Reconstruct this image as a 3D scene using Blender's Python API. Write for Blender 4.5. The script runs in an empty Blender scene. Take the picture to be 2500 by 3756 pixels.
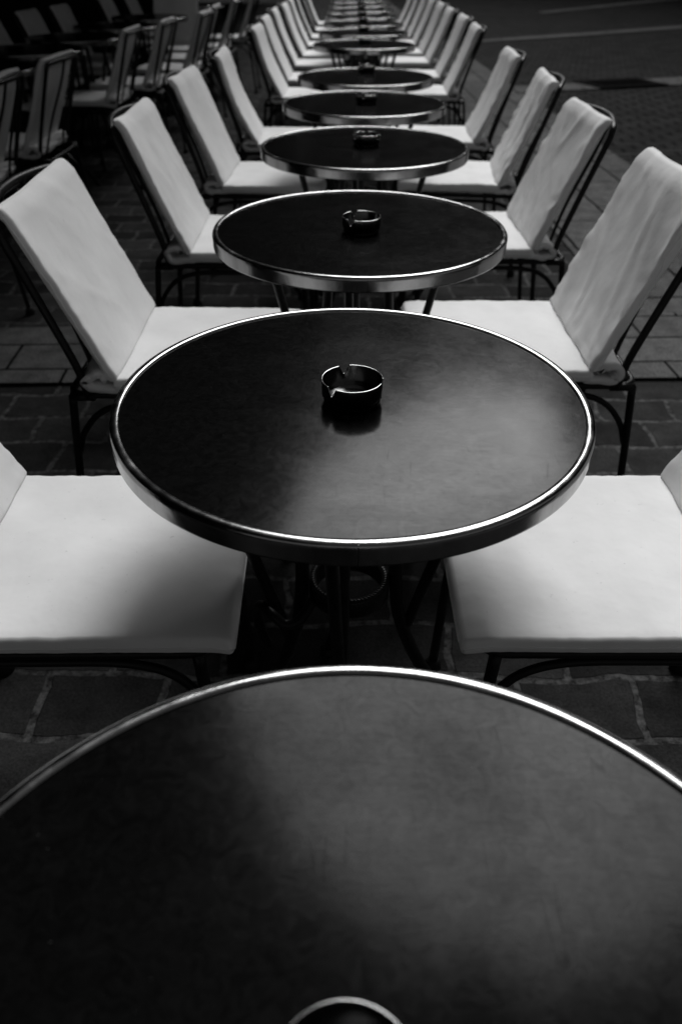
import bpy, bmesh, math, random
from mathutils import Vector, Matrix, noise
R_ = math.radians
scene = bpy.context.scene
col = scene.collection

# ------------------------------------------------------------------ camera
cam_d = bpy.data.cameras.new('camera')
cam = bpy.data.objects.new('camera', cam_d); col.objects.link(cam)
cam_d.sensor_fit = 'VERTICAL'; cam_d.sensor_height = 36; cam_d.sensor_width = 24
cam_d.lens = 26.87
cam_d.clip_start = .02; cam_d.clip_end = 400
cam.matrix_world = (Matrix.Translation((0, 0, 1.195)) @ Matrix.Rotation(R_(90 - 36.526), 4, 'X')
                    @ Matrix.Rotation(R_(.413), 4, 'Z'))
cam_d.dof.use_dof = True; cam_d.dof.focus_distance = .98; cam_d.dof.aperture_fstop = 4.5
scene.camera = cam
scene.render.resolution_x = 681; scene.render.resolution_y = 1024

# ------------------------------------------------------------------ light
SUN_EL, SUN_AZ = 46, 17          # azimuth measured from straight ahead towards the right
world = bpy.data.worlds.new('World'); scene.world = world
world.use_nodes = True
wn = world.node_tree; wn.nodes.clear()
sky = wn.nodes.new('ShaderNodeTexSky'); sky.sky_type = 'NISHITA'; sky.sun_disc = False
sky.sun_elevation = R_(SUN_EL); sky.sun_rotation = R_(SUN_AZ)
bw = wn.nodes.new('ShaderNodeRGBToBW')                 # a black and white photograph
bg = wn.nodes.new('ShaderNodeBackground'); bg.inputs[1].default_value = .05
wo = wn.nodes.new('ShaderNodeOutputWorld')
wn.links.new(sky.outputs[0], bw.inputs[0]); wn.links.new(bw.outputs[0], bg.inputs[0])
wn.links.new(bg.outputs[0], wo.inputs[0])
sl = bpy.data.lights.new('sun', 'SUN'); sl.energy = 4.7; sl.angle = R_(38)
sun = bpy.data.objects.new('sun', sl); col.objects.link(sun)
sd = Vector((math.sin(R_(SUN_AZ)) * math.cos(R_(SUN_EL)), math.cos(R_(SUN_AZ)) * math.cos(R_(SUN_EL)), math.sin(R_(SUN_EL))))
sun.rotation_euler = sd.to_track_quat('Z', 'Y').to_euler()
sun.location = sd * 20
vs = scene.view_settings
vs.view_transform = 'Standard'; vs.look = 'None'; vs.exposure = -.26; vs.gamma = 1

# ------------------------------------------------------------------ materials
def nmat(name):
    m = bpy.data.materials.new(name); m.use_nodes = True
    nt = m.node_tree
    return m, nt, nt.nodes['Principled BSDF']
def nd(nt, t, **kw):
    n = nt.nodes.new(t)
    for k, v in kw.items():
        if hasattr(n, k): setattr(n, k, v)
        else: n.inputs[k.replace('_', ' ')].default_value = v
    return n
def ramp(nt, src, stops):
    r = nt.nodes.new('ShaderNodeValToRGB')
    el = r.color_ramp.elements
    while len(el) < len(stops): el.new(.5)
    for e, (p, v) in zip(el, stops): e.position = p; e.color = (v, v, v, 1)
    nt.links.new(src, r.inputs[0]); return r
def grey(v): return (v, v, v, 1)
def mathn(nt, op, a, b=None):
    n = nt.nodes.new('ShaderNodeMath'); n.operation = op
    for i, s in enumerate((a, b)):
        if s is None: continue
        if isinstance(s, (int, float)): n.inputs[i].default_value = s
        else: nt.links.new(s, n.inputs[i])
    return n.outputs[0]
def noise_n(nt, vec, scale, detail=4, rough=.55, dist=0):
    n = nd(nt, 'ShaderNodeTexNoise'); n.inputs['Scale'].default_value = scale
    n.inputs['Detail'].default_value = detail; n.inputs['Roughness'].default_value = rough
    n.inputs['Distortion'].default_value = dist
    nt.links.new(vec, n.inputs['Vector']); return n.outputs['Fac']
def coords(nt, scale=(1, 1, 1), rot=(0, 0, 0), world_space=False):
    m = nt.nodes.new('ShaderNodeMapping'); m.inputs['Scale'].default_value = scale
    m.inputs['Rotation'].default_value = rot
    if world_space:
        g = nt.nodes.new('ShaderNodeNewGeometry'); nt.links.new(g.outputs['Position'], m.inputs[0])
    else:
        t = nt.nodes.new('ShaderNodeTexCoord'); nt.links.new(t.outputs['Object'], m.inputs[0])
    return m.outputs[0]
def bump(nt, h, strength, dist, bsdf, prev=None):
    b = nt.nodes.new('ShaderNodeBump'); b.inputs['Strength'].default_value = strength
    b.inputs['Distance'].default_value = dist
    nt.links.new(h, b.inputs['Height'])
    if prev is not None: nt.links.new(prev, b.inputs['Normal'])
    if bsdf is not None: nt.links.new(b.outputs[0], bsdf.inputs['Normal'])
    return b.outputs[0]

def mat_fabric(name, lo, hi):
    m, nt, b = nmat(name)
    v = coords(nt, world_space=True)
    r = ramp(nt, noise_n(nt, v, 7, 5), [(.3, lo), (.62, hi)])
    sp = ramp(nt, noise_n(nt, v, 120, 2), [(.22, .78), (.30, 1)])       # specks of dirt
    mx = nt.nodes.new('ShaderNodeMix'); mx.data_type = 'RGBA'; mx.blend_type = 'MULTIPLY'
    mx.inputs[0].default_value = .8
    nt.links.new(r.outputs[0], mx.inputs[6]); nt.links.new(sp.outputs[0], mx.inputs[7])
    nt.links.new(mx.outputs[2], b.inputs['Base Color'])
    b.inputs['Roughness'].default_value = .92
    b.inputs['Specular IOR Level'].default_value = .15
    p = bump(nt, noise_n(nt, v, 14, 3), .35, .006, None)
    bump(nt, noise_n(nt, v, 900, 1), .25, .0006, b, p)
    return m
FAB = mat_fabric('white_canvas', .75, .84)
FAB_S = mat_fabric('canvas_dimmed_for_shade', .68, .78)  # same canvas, its colour lowered to stand for shade under the awning

def mat_paint():
    m, nt, b = nmat('black_painted_steel')
    v = coords(nt, world_space=True)
    r = ramp(nt, noise_n(nt, v, 30, 4), [(.4, .006), (.7, .012)])
    nt.links.new(r.outputs[0], b.inputs['Base Color'])
    q = ramp(nt, noise_n(nt, v, 60, 3), [(.3, .32), (.7, .5)])
    nt.links.new(q.outputs[0], b.inputs['Roughness'])
    b.inputs['Specular IOR Level'].default_value = .22
    bump(nt, noise_n(nt, v, 250, 3), .2, .0006, b)
    return m
PAINT = mat_paint()

def mat_top():
    m, nt, b = nmat('black_laminate')
    v = coords(nt)
    vf = coords(nt, (6, 60, 6), (0, 0, .25))
    n1 = noise_n(nt, v, 9, 6, .6, .6)
    n2 = noise_n(nt, v, 70, 5, .7, 1.5)
    n3 = noise_n(nt, vf, 9, 4, .7)
    r = ramp(nt, n2, [(.35, .0022), (.7, .0045)])
    dust = ramp(nt, noise_n(nt, v, 420, 1), [(.80, 0), (.84, .10)])       # crumbs and dust
    nt.links.new(mathn(nt, 'ADD', r.outputs[0], dust.outputs[0]), b.inputs['Base Color'])
    a = mathn(nt, 'MULTIPLY', n1, .08)
    c = mathn(nt, 'MULTIPLY', n2, .08)
    s = mathn(nt, 'ADD', a, c)
    s = mathn(nt, 'ADD', s, .075)
    nt.links.new(s, b.inputs['Roughness'])
    sp = ramp(nt, n1, [(.3, .058), (.7, .105)])
    k = ramp(nt, n3, [(.25, .75), (.75, 1)])
    k2 = ramp(nt, n2, [(.3, .72), (.7, 1.1)])
    spv = mathn(nt, 'MULTIPLY', mathn(nt, 'MULTIPLY', sp.outputs[0], k.outputs[0]), k2.outputs[0])
    # fine hair scratches
    for i, (ang, sc) in enumerate(((.5, 26), (2.1, 22), (1.2, 30))):
        vw = coords(nt, (sc, 1.6, 1), (0, 0, ang))
        vo = nt.nodes.new('ShaderNodeTexVoronoi'); vo.feature = 'DISTANCE_TO_EDGE'; vo.inputs['Scale'].default_value = 1.3
        nt.links.new(vw, vo.inputs['Vector'])
        cut = noise_n(nt, v, 11 + 3 * i, 2)
        e = ramp(nt, vo.outputs['Distance'], [(.004, 1), (.012, 0)])
        g = ramp(nt, cut, [(.60, 0), (.66, 1)])
        x = mathn(nt, 'MULTIPLY', e.outputs[0], g.outputs[0])
        spv = mathn(nt, 'MULTIPLY', spv, mathn(nt, 'SUBTRACT', 1, mathn(nt, 'MULTIPLY', x, .26)))
    nt.links.new(spv, b.inputs['Specular IOR Level'])
    p = bump(nt, n2, .06, .0004, None)
    bump(nt, noise_n(nt, vf, 18, 3), .04, .0003, b, p)
    return m
TOP = mat_top()

def mat_metal(name, c, rlo, rhi, sc=40):
    m, nt, b = nmat(name)
    v = coords(nt); v2 = coords(nt, (1, 1, .15))
    b.inputs['Metallic'].default_value = 1
    n = noise_n(nt, v2, sc, 5, .65)
    r = ramp(nt, n, [(.3, c * .72), (.6, c)])
    nt.links.new(r.outputs[0], b.inputs['Base Color'])
    q = ramp(nt, noise_n(nt, v, sc * .8, 4), [(.3, rlo), (.7, rhi)])
    nt.links.new(q.outputs[0], b.inputs['Roughness'])
    p = bump(nt, noise_n(nt, v, 22, 3), .25, .002, None)
    bump(nt, noise_n(nt, v, 400, 2), .1, .0003, b, p)
    return m
RIM = mat_metal('worn_chrome', .31, .12, .27)
ASH = mat_metal('dark_steel', .11, .16, .26, 60)
GRIP = mat_metal('cast_iron_band', .04, .4, .6, 90)

def mat_paving(name, bw_, rh, stone_lo, stone_hi, mortar, msize, rotz=0, granular=.3, squash=1., rough=.95, warp=.03):
    m, nt, b = nmat(name)
    v = coords(nt, rot=(0, 0, rotz), world_space=True)
    nz = nt.nodes.new('ShaderNodeTexNoise'); nz.inputs['Scale'].default_value = 5; nz.inputs['Detail'].default_value = 5
    nt.links.new(v, nz.inputs['Vector'])
    sub = nt.nodes.new('ShaderNodeVectorMath'); sub.operation = 'SUBTRACT'; sub.inputs[1].default_value = (.5, .5, .5)
    nt.links.new(nz.outputs['Color'], sub.inputs[0])
    scl = nt.nodes.new('ShaderNodeVectorMath'); scl.operation = 'SCALE'; scl.inputs['Scale'].default_value = warp
    nt.links.new(sub.outputs[0], scl.inputs[0])
    add = nt.nodes.new('ShaderNodeVectorMath'); add.operation = 'ADD'
    nt.links.new(v, add.inputs[0]); nt.links.new(scl.outputs[0], add.inputs[1])
    br = nt.nodes.new('ShaderNodeTexBrick')
    br.offset = .5; br.squash = squash
    br.inputs['Scale'].default_value = 1
    br.inputs['Brick Width'].default_value = bw_; br.inputs['Row Height'].default_value = rh
    br.inputs['Mortar Size'].default_value = msize; br.inputs['Mortar Smooth'].default_value = .25
    br.inputs['Color1'].default_value = grey(0); br.inputs['Color2'].default_value = grey(1)
    nt.links.new(add.outputs[0], br.inputs['Vector'])
    st = ramp(nt, br.outputs['Color'], [(0, stone_lo), (1, stone_hi)])
    g1 = ramp(nt, noise_n(nt, v, 12, 6, .65), [(.3, .6), (.7, 1.25)])
    g2 = ramp(nt, noise_n(nt, v, 160, 3, .8), [(.35, 1 - granular), (.65, 1 + granular)])
    sc = mathn(nt, 'MULTIPLY', mathn(nt, 'MULTIPLY', st.outputs[0], g1.outputs[0]), g2.outputs[0])
    mo = ramp(nt, noise_n(nt, v, 45, 5, .75), [(.38, mortar * .16), (.68, mortar)])
    mx = nt.nodes.new('ShaderNodeMix'); mx.data_type = 'RGBA'
    nt.links.new(br.outputs['Fac'], mx.inputs[0]); nt.links.new(sc, mx.inputs[6]); nt.links.new(mo.outputs[0], mx.inputs[7])
    nt.links.new(mx.outputs[2], b.inputs['Base Color'])
    b.inputs['Roughness'].default_value = rough
    b.inputs['Specular IOR Level'].default_value = .02
    inv = mathn(nt, 'SUBTRACT', 1, br.outputs['Fac'])
    p = bump(nt, inv, .7, .01, None)
    p = bump(nt, noise_n(nt, v, 20, 6, .7), .5, .012, None, p)
    bump(nt, noise_n(nt, v, 120, 3, .8), .4, .003, b, p)
    return m
SETTS = mat_paving('dark_paving_setts', .235, .15, .020, .048, .14, .009, warp=.065)
GRANITE = mat_paving('granite_slabs', .42, .205, .10, .13, .012, .006, granular=.55, warp=.008, rotz=-.045)
STRIP = mat_paving('granite_walk_slabs', .56, .33, .085, .115, .008, .008, granular=.5, warp=.02, rotz=math.pi / 2 - .045)
ROAD = mat_paving('road_setts', .24, .12, .026, .042, .003, .013, rotz=-.06, warp=.02)
GUTTER = mat_paving('pale_gutter_stone', .5, .6, .09, .12, .03, .006, granular=.4, warp=.01)
def plain(name, c, rough=.7, sc=20, spec=.2, amp=.3):
    m, nt, b = nmat(name)
    v = coords(nt, world_space=True)
    r = ramp(nt, noise_n(nt, v, sc, 5, .6), [(.3, c * (1 - amp)), (.7, c * (1 + amp))])
    nt.links.new(r.outputs[0], b.inputs['Base Color'])
    b.inputs['Roughness'].default_value = rough; b.inputs['Specular IOR Level'].default_value = spec
    bump(nt, noise_n(nt, v, sc * 5, 4), .3, .004, b)
    return m
IRON = plain('drain_iron', .006, .95, 20, .01)
WALLM = plain('dark_shopfront', .012, .6, 3)
AWN = plain('dark_awning_canvas', .02, .9, 5)
RUBBER = plain('black_rubber', .008, .6, 60)

# ------------------------------------------------------------------ helpers
def obj(name, bm, mats, parent=None, smooth=True, recalc=True):
    if recalc: bmesh.ops.recalc_face_normals(bm, faces=bm.faces)
    me = bpy.data.meshes.new(name); bm.to_mesh(me); bm.free()
    for m in (mats if isinstance(mats, (list, tuple)) else [mats]): me.materials.append(m)
    if smooth:
        for p in me.polygons: p.use_smooth = True
    o = bpy.data.objects.new(name, me); col.objects.link(o)
    if parent: o.parent = parent
    return o
def tag(o, label, cat, group=None):
    o['label'] = label; o['category'] = cat
    if group: o['group'] = group
def thing(name, label, cat, loc=(0, 0, 0), rz=0, group=None):
    o = bpy.data.objects.new(name, None); col.objects.link(o)
    o.location = loc; o.rotation_euler = (0, 0, rz); o.empty_display_size = .1
    tag(o, label, cat, group); return o
def copy_tree(o, parent=None):
    c = o.copy(); col.objects.link(c); c.parent = parent
    for ch in list(o.children): copy_tree(ch, c)
    return c
def smooth_path(pts, n=8):
    """Catmull-Rom through the points"""
    P = [Vector(p) for p in pts]
    P = [2 * P[0] - P[1]] + P + [2 * P[-1] - P[-2]]
    out = []
    for i in range(1, len(P) - 2):
        for k in range(n):
            t = k / n
            a, b, c, d = P[i - 1], P[i], P[i + 1], P[i + 2]
            out.append(.5 * ((2 * b) + (c - a) * t + (2 * a - 5 * b + 4 * c - d) * t * t + (-a + 3 * b - 3 * c + d) * t ** 3))
    out.append(P[-2]); return out
def tube(bm, pts, r, seg=12, closed=False, flat=1):
    """tube along pts with parallel-transported frame; r a number or a list"""
    P = [Vector(p) for p in pts]; n = len(P)
    T = []
    for i in range(n):
        a = P[(i - 1) % n] if (closed or i > 0) else P[i]
        b = P[(i + 1) % n] if (closed or i < n - 1) else P[i]
        T.append((b - a).normalized())
    u = T[0].orthogonal().normalized()
    rings = []
    for i in range(n):
        u = (u - T[i] * u.dot(T[i])).normalized(); w = T[i].cross(u)
        rr = r[i] if isinstance(r, (list, tuple)) else r
        rings.append([bm.verts.new(P[i] + (u * math.cos(2 * math.pi * k / seg) + w * math.sin(2 * math.pi * k / seg) * flat) * rr) for k in range(seg)])
    m = n if closed else n - 1
    off = 0
    if closed:      # match the twist
        best = min(range(seg), key=lambda s: (rings[0][s].co - rings[-1][0].co).length)
    for i in range(m):
        A, B = rings[i], rings[(i + 1) % n]
        s = best if (closed and i == n - 1) else 0
        for k in range(seg):
            bm.faces.new((A[k], A[(k + 1) % seg], B[(k + 1 + s) % seg], B[(k + s) % seg]))
    if not closed:
        bm.faces.new(rings[0][::-1]); bm.faces.new(rings[-1])
def lathe(bm, prof, seg=96, center=(0, 0), close=False, mat=0):
    rings = []
    for (r, z) in prof:
        if r < 1e-6: rings.append([bm.verts.new((center[0], center[1], z))])
        else: rings.append([bm.verts.new((center[0] + r * math.cos(2 * math.pi * k / seg), center[1] + r * math.sin(2 * math.pi * k / seg), z)) for k in range(seg)])
    pairs = list(zip(rings, rings[1:] + ([rings[0]] if close else [])))
    if not close: pairs = pairs[:len(rings) - 1]
    for A, B in pairs:
        if len(A) == 1 and len(B) == 1: continue
        for k in range(seg):
            k2 = (k + 1) % seg
            if len(A) == 1: f = bm.faces.new((A[0], B[k], B[k2]))
            elif len(B) == 1: f = bm.faces.new((A[k], A[k2], B[0]))
            else: f = bm.faces.new((A[k], A[k2], B[k2], B[k]))
            f.material_index = mat
def box(bm, x0, x1, y0, y1, z0, z1):
    v = [bm.verts.new(p) for p in ((x0, y0, z0), (x1, y0, z0), (x1, y1, z0), (x0, y1, z0), (x0, y0, z1), (x1, y0, z1), (x1, y1, z1), (x0, y1, z1))]
    for f in ((0, 3, 2, 1), (4, 5, 6, 7), (0, 1, 5, 4), (1, 2, 6, 5), (2, 3, 7, 6), (3, 0, 4, 7)): bm.faces.new([v[i] for i in f])
def sheet(name, pts, z, m):
    bm = bmesh.new(); bm.faces.new([bm.verts.new((x, y, z)) for x, y in pts])
    o = obj(name, bm, m, smooth=False); o['kind'] = 'structure'
    return o

# ------------------------------------------------------------------ the ground
sheet('ground', [(-40, -10), (40, -10), (40, 90), (-40, 90)], 0, SETTS)
def edge(y): return 2.19 - .042 * y
sheet('road', [(edge(-4), -4), (30, -4), (30, 60), (edge(60), 60)], .004, ROAD)
sheet('granite_walk', [(edge(-4) - .92, -4), (edge(-4), -4), (edge(40), 40), (edge(40) - .92, 40)], .008, STRIP)
sheet('granite_band', [(-3.2, 2.24), (edge(2.4) - .0, 2.42), (edge(2.9), 3.02), (-3.2, 2.62)], .012, GRANITE)
def gutter(name, near, far):
    bm = bmesh.new()
    A = [bm.verts.new((x, y, .016)) for x, y in near]; B = [bm.verts.new((x, y, .016)) for x, y in far]
    for i in range(len(A) - 1): bm.faces.new((A[i], A[i + 1], B[i + 1], B[i]))
    o = obj(name, bm, GUTTER, smooth=False); o['kind'] = 'structure'
gutter('gutter_near', [(1.75, 8.72), (2.14, 8.87), (2.92, 9.12), (3.66, 9.42), (6.5, 10.6)], [(1.75, 9.17), (2.23, 9.32), (3.05, 9.68), (3.87, 10.0), (6.8, 11.3)])
gutter('gutter_far', [(2.1, 13.8), (4.1, 15.1), (6.2, 16.6), (12, 21)], [(2.1, 14.15), (4.2, 15.6), (6.45, 17.3), (12, 21.8)])
gutter('gutter_farthest', [(4.4, 20.3), (8.4, 25), (12, 29.5)], [(4.4, 20.75), (8.3, 25.7), (12, 30.5)])
# drain cover let into the near gutter
t = thing('drain_cover', 'dark iron drain cover set into the pale gutter line of the street', 'drain cover', (2.98, 9.42, .016), .36)
bm = bmesh.new(); box(bm, -.42, .42, -.27, .27, 0, .010); obj('plate', bm, IRON, t, False)
bm = bmesh.new()
for k in range(11): box(bm, -.31 + k * .058, -.285 + k * .058, -.16, .16, .010, .016)
obj('grating', bm, IRON, t, False)

# ------------------------------------------------------------------ shopfront, plus unseen awning and blocks added to shape the light
t = thing('cafe_building', 'dark unlit cafe front behind the inner terrace', 'building', (-4.6, 0, 0))
bm = bmesh.new(); box(bm, -.6, 0, -4, 34, 0, 7); obj('wall', bm, WALLM, t, False)
bm = bmesh.new()
for k in range(12): box(bm, .002, .10, -3 + k * 3, -2.75 + k * 3, 0, 2.9)
box(bm, .101, .16, -4, 34, 2.5, 2.9)
obj('pilaster', bm, WALLM, t, False)

t = thing('awning', 'unseen dark awning added to shade the terrace and darken tabletop reflections', 'awning', (0, 0, 0))
E_ = [(-.60, -2.5), (-.58, 1), (-.56, 2), (-.46, 2.7), (-.32, 3.3), (-.21, 3.9), (-.14, 5), (-.32, 7), (-.6, 10), (-.8, 26)]  # front edge of the unseen awning, shaped by where tabletop reflections turn dark
bm = bmesh.new()
lo = [[bm.verts.new((x, y, z)) for x, y, z in ((-4.59, yy, 3.25), (-4.59, yy, 3.29), (xx, yy, 2.90), (xx, yy, 2.68), (xx - .02, yy, 2.68), (xx - .02, yy, 2.86))] for xx, yy in E_]
for A, B in zip(lo, lo[1:]):
    for k in range(6): bm.faces.new((A[k], A[(k + 1) % 6], B[(k + 1) % 6], B[k]))
bm.faces.new(lo[0][::-1]); bm.faces.new(lo[-1])
obj('shade_canopy', bm, AWN, t, False)
t = thing('street_sky_blocker', 'unseen dark building added to block the low sky from tabletop reflections', 'building', (0, 44, 0))  # out of view, height set to keep the far tabletops black
bm = bmesh.new(); box(bm, -20, 10.2, 0, 10, 0, 19.5); w = obj('wall', bm, WALLM, t, False)
bm = bmesh.new(); box(bm, -20.3, 10.2, -.4, -.003, 18.9, 19.5); obj('cornice', bm, WALLM, t, False)
t = thing('street_sky_blocker', 'unseen dark house row added to cut the right side of the tabletop sheen', 'building', (10.6, 0, 0))  # out of view, placed to limit the sky patch mirrored in the tables
bm = bmesh.new(); box(bm, 0, 8, 2, 60, 0, 19); w = obj('wall', bm, WALLM, t, False)
bm = bmesh.new(); box(bm, -.3, -.003, 1.7, 60.3, 18.5, 19); obj('cornice', bm, WALLM, t, False)

# ------------------------------------------------------------------ bistro table
TH = .73
def make_table(group):
    t = thing('bistro_table', '', 'table', group=group)
    # top: dark laminate disc
    bm = bmesh.new()
    lathe(bm, [(0, TH - .001), (.15, TH - .001), (.2883, TH - .001), (.2883, TH - .018), (0, TH - .018)], 128)
    o = obj('tabletop', bm, TOP, t, smooth=False)
    # metal edge band with rolled lip
    bm = bmesh.new()
    lathe(bm, [(.2885, TH - .003), (.2885, TH + .0003), (.2892, TH + .0010), (.2930, TH + .0016), (.2965, TH + .0012), (.2986, TH + .0001), (.3, TH - .0022), (.3003, TH - .006), (.3, TH - .008),
               (.3, TH - .024), (.2996, TH - .0262), (.2982, TH - .027), (.296, TH - .027), (.296, TH - .019), (.2885, TH - .019)], 160, close=True)
    o = obj('edge_band', bm, RIM, t)
    # joint where the band's ends meet
    bm = bmesh.new(); a = R_(-89.2)
    M = Matrix.Rotation(a, 4, 'Z')
    for (r0, r1, z0, z1) in ((.2915, .3003, TH + .0008, TH + .00155), (.2996, .3006, TH - .0255, TH - .001)):
        n0 = len(bm.verts); box(bm, r0, r1, -.0004, .0004, z0, z1)
        bm.verts.ensure_lookup_table()
        bmesh.ops.transform(bm, matrix=M, verts=bm.verts[n0:])
    obj('seam', bm, PAINT, o, False)
    # under-frame
    bm = bmesh.new()
    lathe(bm, [(0, TH - .0185), (.09, TH - .0185), (.09, TH - .026), (.03, TH - .032), (0, TH - .032)], 32)
    obj('mounting_plate', bm, PAINT, t)
    # ring that ties the legs
    bm = bmesh.new()
    zc = .41
    lathe(bm, [(.050, zc - .017), (.058, zc - .017), (.0605, zc - .012), (.0605, zc + .013), (.058, zc + .017), (.051, zc + .017), (.049, zc + .013), (.049, zc - .013)], 56, close=True)
    ring = obj('ring', bm, PAINT, t)
    bm = bmesh.new()
    for k in range(64):
        a = 2 * math.pi * k / 64
        c, s = math.cos(a), math.sin(a); c2, s2 = math.cos(a + .07), math.sin(a + .07)
        tube(bm, [(.0515 * c, .0515 * s, zc + .0172), (.0580 * c2, .0580 * s2, zc + .0172)], .0011, 5)
    obj('knurling', bm, GRIP, ring)
    # legs: bowed tubes that lean against the ring and sweep out to the feet
    for az in (8, 98, 188, 262):
        c, s = math.cos(R_(az)), math.sin(R_(az))
        P = smooth_path([(r * c, r * s, z) for r, z in ((.055, TH - .019), (.066, .60), (.070, .50), (.071, .42), (.082, .33), (.12, .22), (.18, .115), (.225, .05), (.245, .010))], 6)
        bm = bmesh.new(); tube(bm, P, .0105, 12)
        leg = obj('leg', bm, PAINT, t)
        bm = bmesh.new(); lathe(bm, [(0, 0), (.018, 0), (.019, .006), (.014, .014), (0, .016)], 20, (.247 * c, .247 * s))
        obj('foot', bm, RUBBER, leg)
    # straight arms that prop the top from the legs
    for az in (8, 98, 188, 262):
        c, s = math.cos(R_(az)), math.sin(R_(az))
        bm = bmesh.new()
        P = smooth_path([(.205 * c, .205 * s, TH - .019), (.19 * c, .19 * s, TH - .05), (.145 * c, .145 * s, .5), (.095 * c, .095 * s, .315)], 5)
        tube(bm, P, .009, 10)
        obj('arm', bm, PAINT, t)
    # scroll between ring and left leg
    bm = bmesh.new()
    P = smooth_path([(-.052, -.030, .405), (-.072, -.052, .385), (-.094, -.055, .378), (-.115, -.045, .390), (-.132, -.025, .388), (-.140, -.012, .362), (-.138, -.010, .325), (-.128, -.008, .285)], 6)
    tube(bm, P, .008, 10)
    obj('scroll', bm, PAINT, t)
    return t

def make_ashtray(group):
    t = thing('ashtray', '', 'ashtray', group=group)
    seg = 180
    ro, ri, H = .0385, .0377, .031
    bm = bmesh.new()
    def notch(a):
        d = 1e9
        for c in (106, 228, 350):
            q = abs((math.degrees(a) - c + 180) % 360 - 180); d = min(d, q)
        if d < 9:
            x = d / 9
            return .0115 * (1 - x ** 1.5)
        return 0
    prof_o = [(.0350, 0), (.0360, .0035), (.0353, .0060), (.0362, .0078), (ro, .011)]
    prof_i = [(ri, .011), (.0350, .0088), (.0343, .0062), (.0325, .0045), (.028, .0035), (.027, .0028), (0.012, .0028), (0, .0028)]
    rings = []
    angs = [2 * math.pi * k / seg for k in range(seg)]
    for (r, z) in prof_o: rings.append([bm.verts.new((r * math.cos(a), r * math.sin(a), z)) for a in angs])
    for r, dz in ((ro, -.001), (ro - .0002, -.0002), (ri + .0002, -.0002), (ri, -.001)):
        rings.append([bm.verts.new((r * math.cos(a), r * math.sin(a), H + dz - notch(a))) for a in angs])
    for (r, z) in prof_i[:-1]: rings.append([bm.verts.new((r * math.cos(a), r * math.sin(a), z)) for a in angs])
    for A, B in zip(rings, rings[1:]):
        for k in range(seg): bm.faces.new((A[k], A[(k + 1) % seg], B[(k + 1) % seg], B[k]))
    c = bm.verts.new((0, 0, .0028))
    for k in range(seg): bm.faces.new((rings[-1][k], rings[-1][(k + 1) % seg], c))
    c = bm.verts.new((0, 0, 0))
    for k in range(seg): bm.faces.new((rings[0][(k + 1) % seg], rings[0][k], c))
    obj('bowl', bm, ASH, t)
    bm = bmesh.new()      # bright cut edge of the rim
    for k in range(seg):
        k2 = k + 1
        a, b = 2 * math.pi * k / seg, 2 * math.pi * k2 / seg
        za, zb = H - notch(a) + .00015, H - notch(b) + .00015
        q = [(r * math.cos(x), r * math.sin(x), z + dz) for (x, z) in ((a, za), (b, zb)) for (r, dz) in ((ri - .0002, 0), (.5 * (ri + ro), .0003), (ro + .0001, 0))]
        v = [bm.verts.new(p) for p in q]
        bm.faces.new((v[0], v[1], v[4], v[3])); bm.faces.new((v[1], v[2], v[5], v[4]))
    bmesh.ops.remove_doubles(bm, verts=bm.verts, dist=1e-5)
    obj('rim', bm, RIM, t)
    return t

# ------------------------------------------------------------------ terrace chair
SW, SD, SZ = .405, .385, .476      # seat width, depth from crease, cushion top
def back_pt(s, sag, hk=1.):
    """centre line of the backrest, s from 0 (crease) to 1 (top)"""
    x = -.150 * s - sag * math.sin(math.pi * min(1, s)) * .9
    z = SZ - .006 + .352 * s * hk
    return Vector((x, 0, z))
def slab(bm, f, nu, nv, half, er, W, L):
    """rounded cushion: f(u, v, w) -> point, u in 0..L (length), v in -W/2..W/2, w = signed offset"""
    def ticks(n, length):
        e = [0, .12 * er, .35 * er, .7 * er, er]
        mid = [er + (length - 2 * er) * k / n for k in range(1, n)]
        return e + mid + [length - x for x in e[::-1]]
    U, V = ticks(nu, L), ticks(nv, W)
    top, bot = [], []
    for i, u in enumerate(U):
        rt, rb = [], []
        for j, v in enumerate(V):
            du = min(u, L - u); dv = min(v, W - v)
            if du < er and dv < er:
                q = math.hypot(er - du, er - dv) / er
                d = max(0, 1 - q) * er
            else: d = min(du, dv)
            k = min(1, d / er)
            h = half * math.sqrt(max(0, 1 - (1 - k) ** 2))
            uu, vv = u, v
            if du < er and dv < er:       # round the corner in plan
                q = math.hypot(er - du, er - dv) / er
                if q > 1:
                    q = 1 + (q - 1) * .45
                    uu = (er - (er - du) / q) if u < L / 2 else L - (er - (er - du) / q)
                    vv = (er - (er - dv) / q) if v < W / 2 else W - (er - (er - dv) / q)
            a = bm.verts.new(f(uu, vv - W / 2, h))
            border = i in (0, len(U) - 1) or j in (0, len(V) - 1)
            b_ = a if border else bm.verts.new(f(uu, vv - W / 2, -h))
            rt.append(a); rb.append(b_)
        top.append(rt); bot.append(rb)
    for i in range(len(U) - 1):
        for j in range(len(V) - 1):
            bm.faces.new((top[i][j], top[i][j + 1], top[i + 1][j + 1], top[i + 1][j]))
            q = [bot[i][j], bot[i + 1][j], bot[i + 1][j + 1], bot[i][j + 1]]
            if q != [top[i][j], top[i + 1][j], top[i + 1][j + 1], top[i][j + 1]]:
                try: bm.faces.new(q)
                except ValueError: pass

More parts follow.
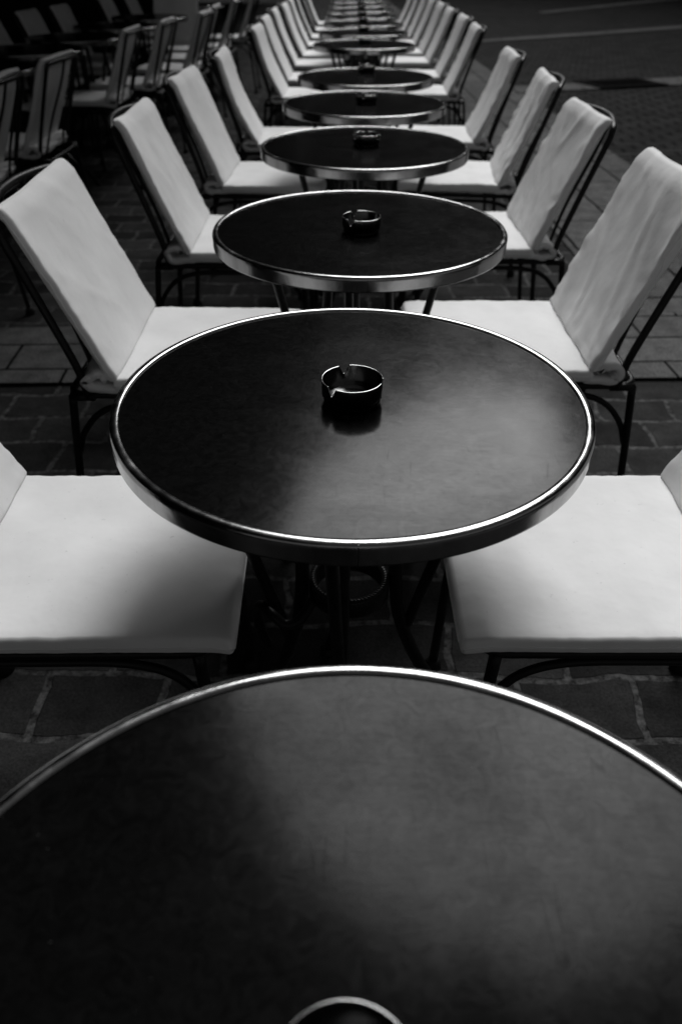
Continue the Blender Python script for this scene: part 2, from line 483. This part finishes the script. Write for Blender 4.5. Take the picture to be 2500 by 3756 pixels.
def seat_cushion_mesh(seed, n):
    rnd = random.Random(seed); ph = [rnd.uniform(0, 6.28) for _ in range(8)]
    def f(u, v, h):
        x = u - .004
        # crowned top, gathers on the near and far edges
        e = max(0, 1 - (SW / 2 - abs(v)) / .035)
        cr = .004 * (1 - (2 * v / SW) ** 2) * (1 - (2 * u / SD - 1) ** 2)
        g = .0007 * e * math.sin(u * 210 + ph[0] + 2 * math.sin(u * 37 + ph[1])) if abs(e) > 0 else 0
        ef = max(0, 1 - (SD - u) / .05)
        g += .0007 * ef * math.sin(v * 160 + ph[2])
        w = .0035 * noise.noise((u * 6 + seed, v * 6, 1)) + .0016 * noise.noise((u * 30 + seed, v * 9, 3))
        z = SZ - .0155 + h + (cr + w + g if h > 0 else .5 * g) - .006 * ef * ef
        y = v * (1 - .008 * u / SD) + .002 * noise.noise((u * 9, seed, v * 3))
        return (x, y, z)
    bm = bmesh.new(); slab(bm, f, n, n, .0145, .0085, SW, SD)
    return bm, piping_mesh(f, SD, SW, .0085)
def back_cushion_mesh(seed, n, sag, folds, hk=1.):
    rnd = random.Random(seed * 7 + 1)
    ridges = [(rnd.uniform(-.16, .16), rnd.uniform(-.25, .25), rnd.uniform(.008, .024), rnd.uniform(.4, 1) * rnd.choice((1, 1, -1))) for _ in range(9)]
    ph = [rnd.uniform(0, 6.28) for _ in range(6)]
    L = .385
    def f(u, v, h):
        s = u / L
        c = back_pt(s, sag, hk); t_ = (back_pt(min(1, s + .02), sag, hk) - back_pt(max(0, s - .02), sag, hk)).normalized()
        nrm = Vector((t_.z, 0, -t_.x))
        # soft folds that run down the back and fan out to the lower corners
        fan = v * (1 + .35 * (.5 - s)) + .05 * noise.noise((s * 2.2, v * 3, seed))
        q = noise.noise((fan * 8.5 + s * 1.6 + seed * 3.1, s * 1.1, seed)); q2 = noise.noise((fan * 52 - seed, s * 3.2 + 4, seed * .3))
        amp = folds * (.35 + .9 * max(0, .5 + noise.noise((v * 5, s * 3, seed + 9))))
        q3 = noise.noise((fan * 7 + s * 3.5 + seed, s * 1.6 - seed, 7.7))
        ridge = max(0, 1 - abs(q) * 5.5) ** 2 + .7 * max(0, 1 - abs(q3) * 7) ** 2
        d = amp * (.0036 * ridge - .0030 * abs(q) + .0005 * q2) * min(1, .4 + 2.5 * s)
        e = max(0, 1 - (SW / 2 - abs(v)) / .05)
        d += .004 * e * folds * noise.noise((u * 34 + ph[0], v * 6, seed))
        d += .0012 * e * math.sin(u * 120 + ph[0] + 2.6 * math.sin(u * 31 + ph[1])) * (1.1 - s)
        lo = max(0, 1 - s / .3)
        d += .0035 * lo * folds * noise.noise((v * 16 + s * 22, s * 8 - v * 9, seed + 2))
        d += .004 * noise.noise((u * 5 + seed, v * 5, 2)) + .0006 * noise.noise((u * 20, v * 24 + seed, 5)) * folds
        d += .003 * (1 - (2 * v / SW) ** 2)
        off = h + (d if h >= 0 else -.3 * d)
        y = v * (1 - .035 * s) + .0012 * math.sin(u * 17 + ph[3]) * (1 if v > 0 else -1) * (abs(v) > .17) + .0018 * noise.noise((u * 16, seed, 3 if v > 0 else 7))
        p = c + nrm * off
        # the cushion's top tips back over the rail, with a slight dip mid-way
        top = max(0, (s - .93) / .07)
        p += Vector((-.010 * top, 0, -.003 * top))
        p.z += .006 * s * noise.noise((v * 7, seed * 1.7, 0))
        return (p.x, y, p.z)
    bm = bmesh.new(); slab(bm, f, n, n, .0108, .009, SW, L)
    return bm, piping_mesh(f, L, SW, .009)
def fold_mesh(seed):
    """the spare cloth that is tucked under and behind the foot of the backrest"""
    rnd = random.Random(seed * 3 + 5)
    prof = [(.015, .452), (-.012, .450), (-.038, .449), (-.056, .454), (-.062, .466), (-.052, .478), (-.034, .481), (-.020, .477), (-.016, .470)]
    bm = bmesh.new()
    N = 22
    P0 = smooth_path([(x, 0, z) for x, z in prof], 4)
    rows = []
    for k in range(N + 1):
        y = -SW / 2 * .985 + SW * .985 * k / N
        row = []
        for i, p in enumerate(P0):
            a = .009 * min(1, i / 8)
            row.append(Vector((p.x + a * noise.noise((y * 14 + seed, i * .25, 0)), y, p.z + a * noise.noise((y * 14, i * .25, seed)) + .006 * noise.noise((y * 9, seed, 4)) * min(1, i / 12))))
        rows.append(row)
    th = .0072
    V1, V2 = [], []
    for r in rows:
        a, b = [], []
        for i, p in enumerate(r):
            tg = (r[min(i + 1, len(r) - 1)] - r[max(i - 1, 0)]).normalized(); nn = Vector((-tg.z, 0, tg.x))
            a.append(bm.verts.new(p + nn * th)); b.append(bm.verts.new(p - nn * th))
        V1.append(a); V2.append(b)
    m = len(P0)
    for k in range(N):
        for i in range(m - 1):
            bm.faces.new((V1[k][i], V1[k][i + 1], V1[k + 1][i + 1], V1[k + 1][i]))
            bm.faces.new((V2[k][i], V2[k + 1][i], V2[k + 1][i + 1], V2[k][i + 1]))
        for i in (0, m - 1): bm.faces.new((V1[k][i], V1[k + 1][i], V2[k + 1][i], V2[k][i]))
    for k in (0, N):
        for i in range(m - 1): bm.faces.new((V1[k][i], V2[k][i], V2[k][i + 1], V1[k][i + 1]))
    return bm
def piping_mesh(f, L, W, er, r=.0015):
    """the sewn seam that runs round a cushion's edge"""
    pts = []
    c = er * .62
    def side(u0, v0, u1, v1, n):
        for k in range(n): pts.append((u0 + (u1 - u0) * k / n, v0 + (v1 - v0) * k / n))
    side(c, -W / 2, L - c, -W / 2, 40); side(L, -W / 2 + c, L, W / 2 - c, 30)
    side(L - c, W / 2, c, W / 2, 40); side(0, W / 2 - c, 0, -W / 2 + c, 30)
    bm = bmesh.new(); tube(bm, [f(u, v, 0) for u, v in pts], r, 6, closed=True)
    return bm
_frame = {}
def make_chair(seed, n=30, sag=0, folds=1., fabric=None, hk=1.):
    t = thing('terrace_chair', '', 'chair')
    fabric = fabric or FAB
    for nm, (bm, pm) in (('seat_cushion', seat_cushion_mesh(seed, n)), ('back_cushion', back_cushion_mesh(seed, n, sag, folds, hk))):
        c = obj(nm, bm, fabric, t)
        if n > 12: obj('piping', pm, fabric, c)
        else: pm.free()
    obj('cushion_fold', fold_mesh(seed), fabric, t)
    if not _frame:
        def reg(name, bm, mat=PAINT, parent=None):
            o = obj(name, bm, mat, parent); _frame.setdefault('parts', []).append((name, o.data)); 
            bpy.data.objects.remove(o)
        # back frame: hooped tube whose top rail bows backwards
        bm = bmesh.new(); pts = []
        w = .196
        for s in (-1, 1):
            leg_ = [(-.062, s * .188, .430), (-.074, s * .190, .500), (-.118, s * .194, .640), (-.160, s * .197, .765)]
            top_ = [(-.167, s * .193, .787), (-.173, s * .180, .799), (-.186, s * .13, .804), (-.200, s * .06, .806)]
            pts = (leg_ + top_) if s < 0 else pts + [(-.204, 0, .806)] + (leg_ + top_)[::-1]
        tube(bm, smooth_path(pts, 6), .0084, 12)
        reg('back_frame', bm)
        for s in (-1, 1):
            bm = bmesh.new()
            tube(bm, smooth_path([(-.201, s * .060, .806), (-.172, s * .070, .72), (-.105, s * .090, .57), (-.060, s * .115, .437)], 6), .0052, 10)
            reg('back_bar', bm)
        # seat frame: closed tube loop with rounded corners plus slats
        bm = bmesh.new(); pts = []
        x0, x1, hy, r = -.104, .352, .182, .035
        for cx, cy, a0 in ((x1 - r, hy - r, 0), (x0 + r, hy - r, 90), (x0 + r, -hy + r, 180), (x1 - r, -hy + r, 270)):
            for k in range(7):
                a = R_(a0 + 15 * k); pts.append((cx + r * math.cos(a), cy + r * math.sin(a), .431))
        tube(bm, pts, .0078, 10, closed=True)
        for k in range(4): 
            x = .03 + k * .08; tube(bm, [(x, -hy, .434), (x, hy, .434)], .005, 8)
        reg('seat_frame', bm)
        for s in (-1, 1):
            for fx, tx in ((.330, .347), (-.098, -.142)):
                bm = bmesh.new()
                tube(bm, smooth_path([(fx, s * .182, .430), ((fx * 2 + tx) / 3, s * .184, .30), (tx, s * .190, .012)], 6), .0086, 12)
                reg('leg', bm)
        for s in (-1, 1):
            for tx in (.347, -.142):
                bm = bmesh.new(); lathe(bm, [(0, 0), (.016, 0), (.0175, .008), (.015, .022), (.0118, .030), (0, .030)], 16, (tx, s * .190))
                reg('foot', bm, RUBBER)
            bm = bmesh.new()   # side brace: one tube arched from leg to leg under the seat
            y = s * .178
            tube(bm, smooth_path([(.339, y, .285), (.326, y, .335), (.291, y, .385), (.231, y, .408), (.13, y, .411), (.02, y, .408), (-.045, y, .388), (-.090, y, .340), (-.112, y, .285)], 6), .0068, 10)
            reg('side_brace', bm)
        # little ear plates where back, seat and leg meet
        for s in (-1, 1):
            bm = bmesh.new(); tube(bm, [(-.100, s * .186, .430), (-.050, s * .186, .430)], .0105, 12, flat=.8)
            reg('bracket', bm)
    for name, me in _frame['parts']:
        o = bpy.data.objects.new(name, me); col.objects.link(o); o.parent = t
    return t

# ------------------------------------------------------------------ the long row of tables
ORD = ['nearest', 'second', 'third', 'fourth', 'fifth', 'sixth', 'seventh', 'eighth', 'ninth', 'tenth', 'eleventh', 'twelfth', 'thirteenth', 'fourteenth']
TXY = [(.013, .123), (.013, .875), (.034, 1.611), (.060, 2.412), (.074, 3.166), (.094, 3.877), (.116, 5.266), (.127, 6.036),
       (.14, 6.80), (.145, 7.52), (.15, 8.28), (.155, 9.05), (.16, 9.85), (.165, 10.65)]
TG = 'round tables in the long row'
tproto = make_table(TG)
tl = ['nearest round black table, cut off by the bottom of the photo, broad bright metal rim',
      'large round black table with steel ashtray on glossy scratched top, second from the front',
      'third round black table from the front, metal banded, between two white chairs',
      'fourth round black table from the front, banded in metal, small ashtray far side']
for i, (x, y) in enumerate(TXY):
    o = tproto if i == 0 else copy_tree(tproto)
    o.location = (x, y, 0)
    rot = [0, 0, .02, -.01, .03, 0, .01, .02, .03, 0, .02, .01, 0, .02][i]
    o.rotation_euler = (0, 0, rot)
    if i == 1: o.scale = (1.009, 1.009, 1)
    o['label'] = tl[i] if i < 4 else '%s round metal-edged table from the front of the central row' % ORD[i]
aproto = make_ashtray('ashtrays on the tables')
AXY = [(.004, .128), (.013, .868), (.037, 1.585), (.066, 2.42), (.082, 3.16), (.102, 4.0), (.12, 5.28), (.13, 6.10), (.14, 6.86), (.145, 7.56), (.15, 8.35), (.155, 9.1)]
al = ['steel ashtray on the nearest table, cut off at the bottom edge of the photo',
      'notched dark steel ashtray in the middle of the large glossy table']
for i, (x, y) in enumerate(AXY):
    o = aproto if i == 0 else copy_tree(aproto)
    o.location = (x, y, TH - .0008); o.rotation_euler = (0, 0, [.75, 0, 0.12, -.3, .4, .1, 1.2, 2, .2, .7, 1.4, 2.1][i])
    o['label'] = al[i] if i < 2 else 'notched steel ashtray standing on the %s table from the front' % ORD[i]

# ------------------------------------------------------------------ chairs left and right of the row
LW = [(-.532, .880, .02, 0, .5), (-.469, 1.622, .0, .0, .35), (-.448, 2.431, .0, .004, .35), (-.443, 3.215, -.05, .0, .4), (-.395, 3.957, .03, .022, .5),
      (-.363, 5.282, -.03, .020, .4), (-.375, 6.0, -.03, .008, .4), (-.372, 6.79, 0, .012, .4), (-.340, 7.44, -.03, .012, .4), (-.335, 8.18, 0, .012, .4), (-.33, 8.95, .03, .01, .4), (-.32, 9.75, .08, .01, .4), (-.31, 10.55, .0, .01, .4)]
for i, (x, y, rz, sag, fo) in enumerate(LW):
    c = make_chair(11 + i, 34 if i < 4 else (20 if i < 7 else 12), sag, fo, hk=.98 if i == 1 else 1.)
    c.location = (x, y, 0); c.rotation_euler = (0, 0, rz)
    if i == 0: c.scale = (1.025, .965, 1)
    c['label'] = 'white cushioned chair on the left side of the %s table in the central row' % ORD[i + 1] if i else 'white cushioned chair at lower left, seat reaching under the big glossy table'
    c['group'] = 'chairs along the left of the long table row'
RW = [(.550, .894, .01, 0, .5), (.532, 1.681, .0, .0, 1.3), (.562, 2.492, .02, .0, 1.4), (.600, 3.242, -.08, .006, 1.6), (.607, 4.03, -.03, .012, 1.5),
      (.640, 5.43, -.04, .008, .8), (.664, 6.2, -.01, .008, .6), (.66, 7.0, 0, .006, .5), (.66, 7.65, .03, .006, .5), (.66, 8.4, 0, .005, .5), (.66, 9.15, .02, .01, .4), (.66, 9.95, .0, .01, .4), (.66, 10.75, .0, .01, .4)]
for i, (x, y, rz, sag, fo) in enumerate(RW):
    c = make_chair(41 + i, 34 if i < 4 else (20 if i < 7 else 12), sag, fo, hk=1.045 if i == 1 else 1.)
    c.location = (x, y, 0); c.rotation_euler = (0, 0, math.pi + rz)
    if i == 0: c.scale = (1.035, .965, 1)
    c['label'] = 'white cushioned chair on the right side of the %s table in the central row' % ORD[i + 1] if i else 'white cushioned chair at lower right, seat reaching under the big glossy table'
    c['group'] = 'chairs along the right of the long table row'

# ------------------------------------------------------------------ inner terrace under the awning
SG = 'chairs of the inner terrace seen from behind'
S = [(-1.39, 3.12, 0), (-1.375, 3.775, -.02), (-1.36, 5.10, 0), (-1.27, 5.72, -.03), (-1.14, 6.47, -.06), (-1.16, 7.15, .0), (-1.10, 8.0, 0), (-1.02, 8.85, 0)]
for i, (x, y, rz) in enumerate(S):
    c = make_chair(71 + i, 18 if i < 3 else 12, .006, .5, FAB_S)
    c.location = (x, y, 0); c.rotation_euler = (0, 0, math.pi + rz)
    c['label'] = '%s chair from the front in the shaded inner row, seen from behind with its bars' % ORD[i]
    c['group'] = SG
FL = [(-2.13, 4.95, 0), (-2.12, 5.72, 0), (-2.09, 6.42, 0), (-2.06, 7.08, 0), (-2.02, 8.3, 0), (-1.98, 9.05, 0)]
for i, (x, y, rz) in enumerate(FL):
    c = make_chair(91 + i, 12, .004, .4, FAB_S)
    c.location = (x, y, 0); c.rotation_euler = (0, 0, rz)
    c['label'] = '%s dim chair at far left facing right behind the inner tables' % ORD[i]
    c['group'] = 'dim chairs on the far side of the inner tables'
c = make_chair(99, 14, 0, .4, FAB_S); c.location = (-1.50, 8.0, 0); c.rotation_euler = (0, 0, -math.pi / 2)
c['label'] = 'shaded chair facing the camera with its broad grey backrest square on'
IT = [(-1.74, 4.07), (-1.73, 4.87), (-1.67, 5.58), (-1.62, 6.42), (-1.56, 7.28), (-1.5, 8.8)]
for i, (x, y) in enumerate(IT):
    o = copy_tree(tproto); o.location = (x, y, 0); o.rotation_euler = (0, 0, .3 * i)
    o['label'] = '%s round table from the front in the dark inner terrace' % ORD[i]
    o['group'] = 'round tables of the inner terrace'

# ------------------------------------------------------------------ render settings
scene.render.engine = 'CYCLES'
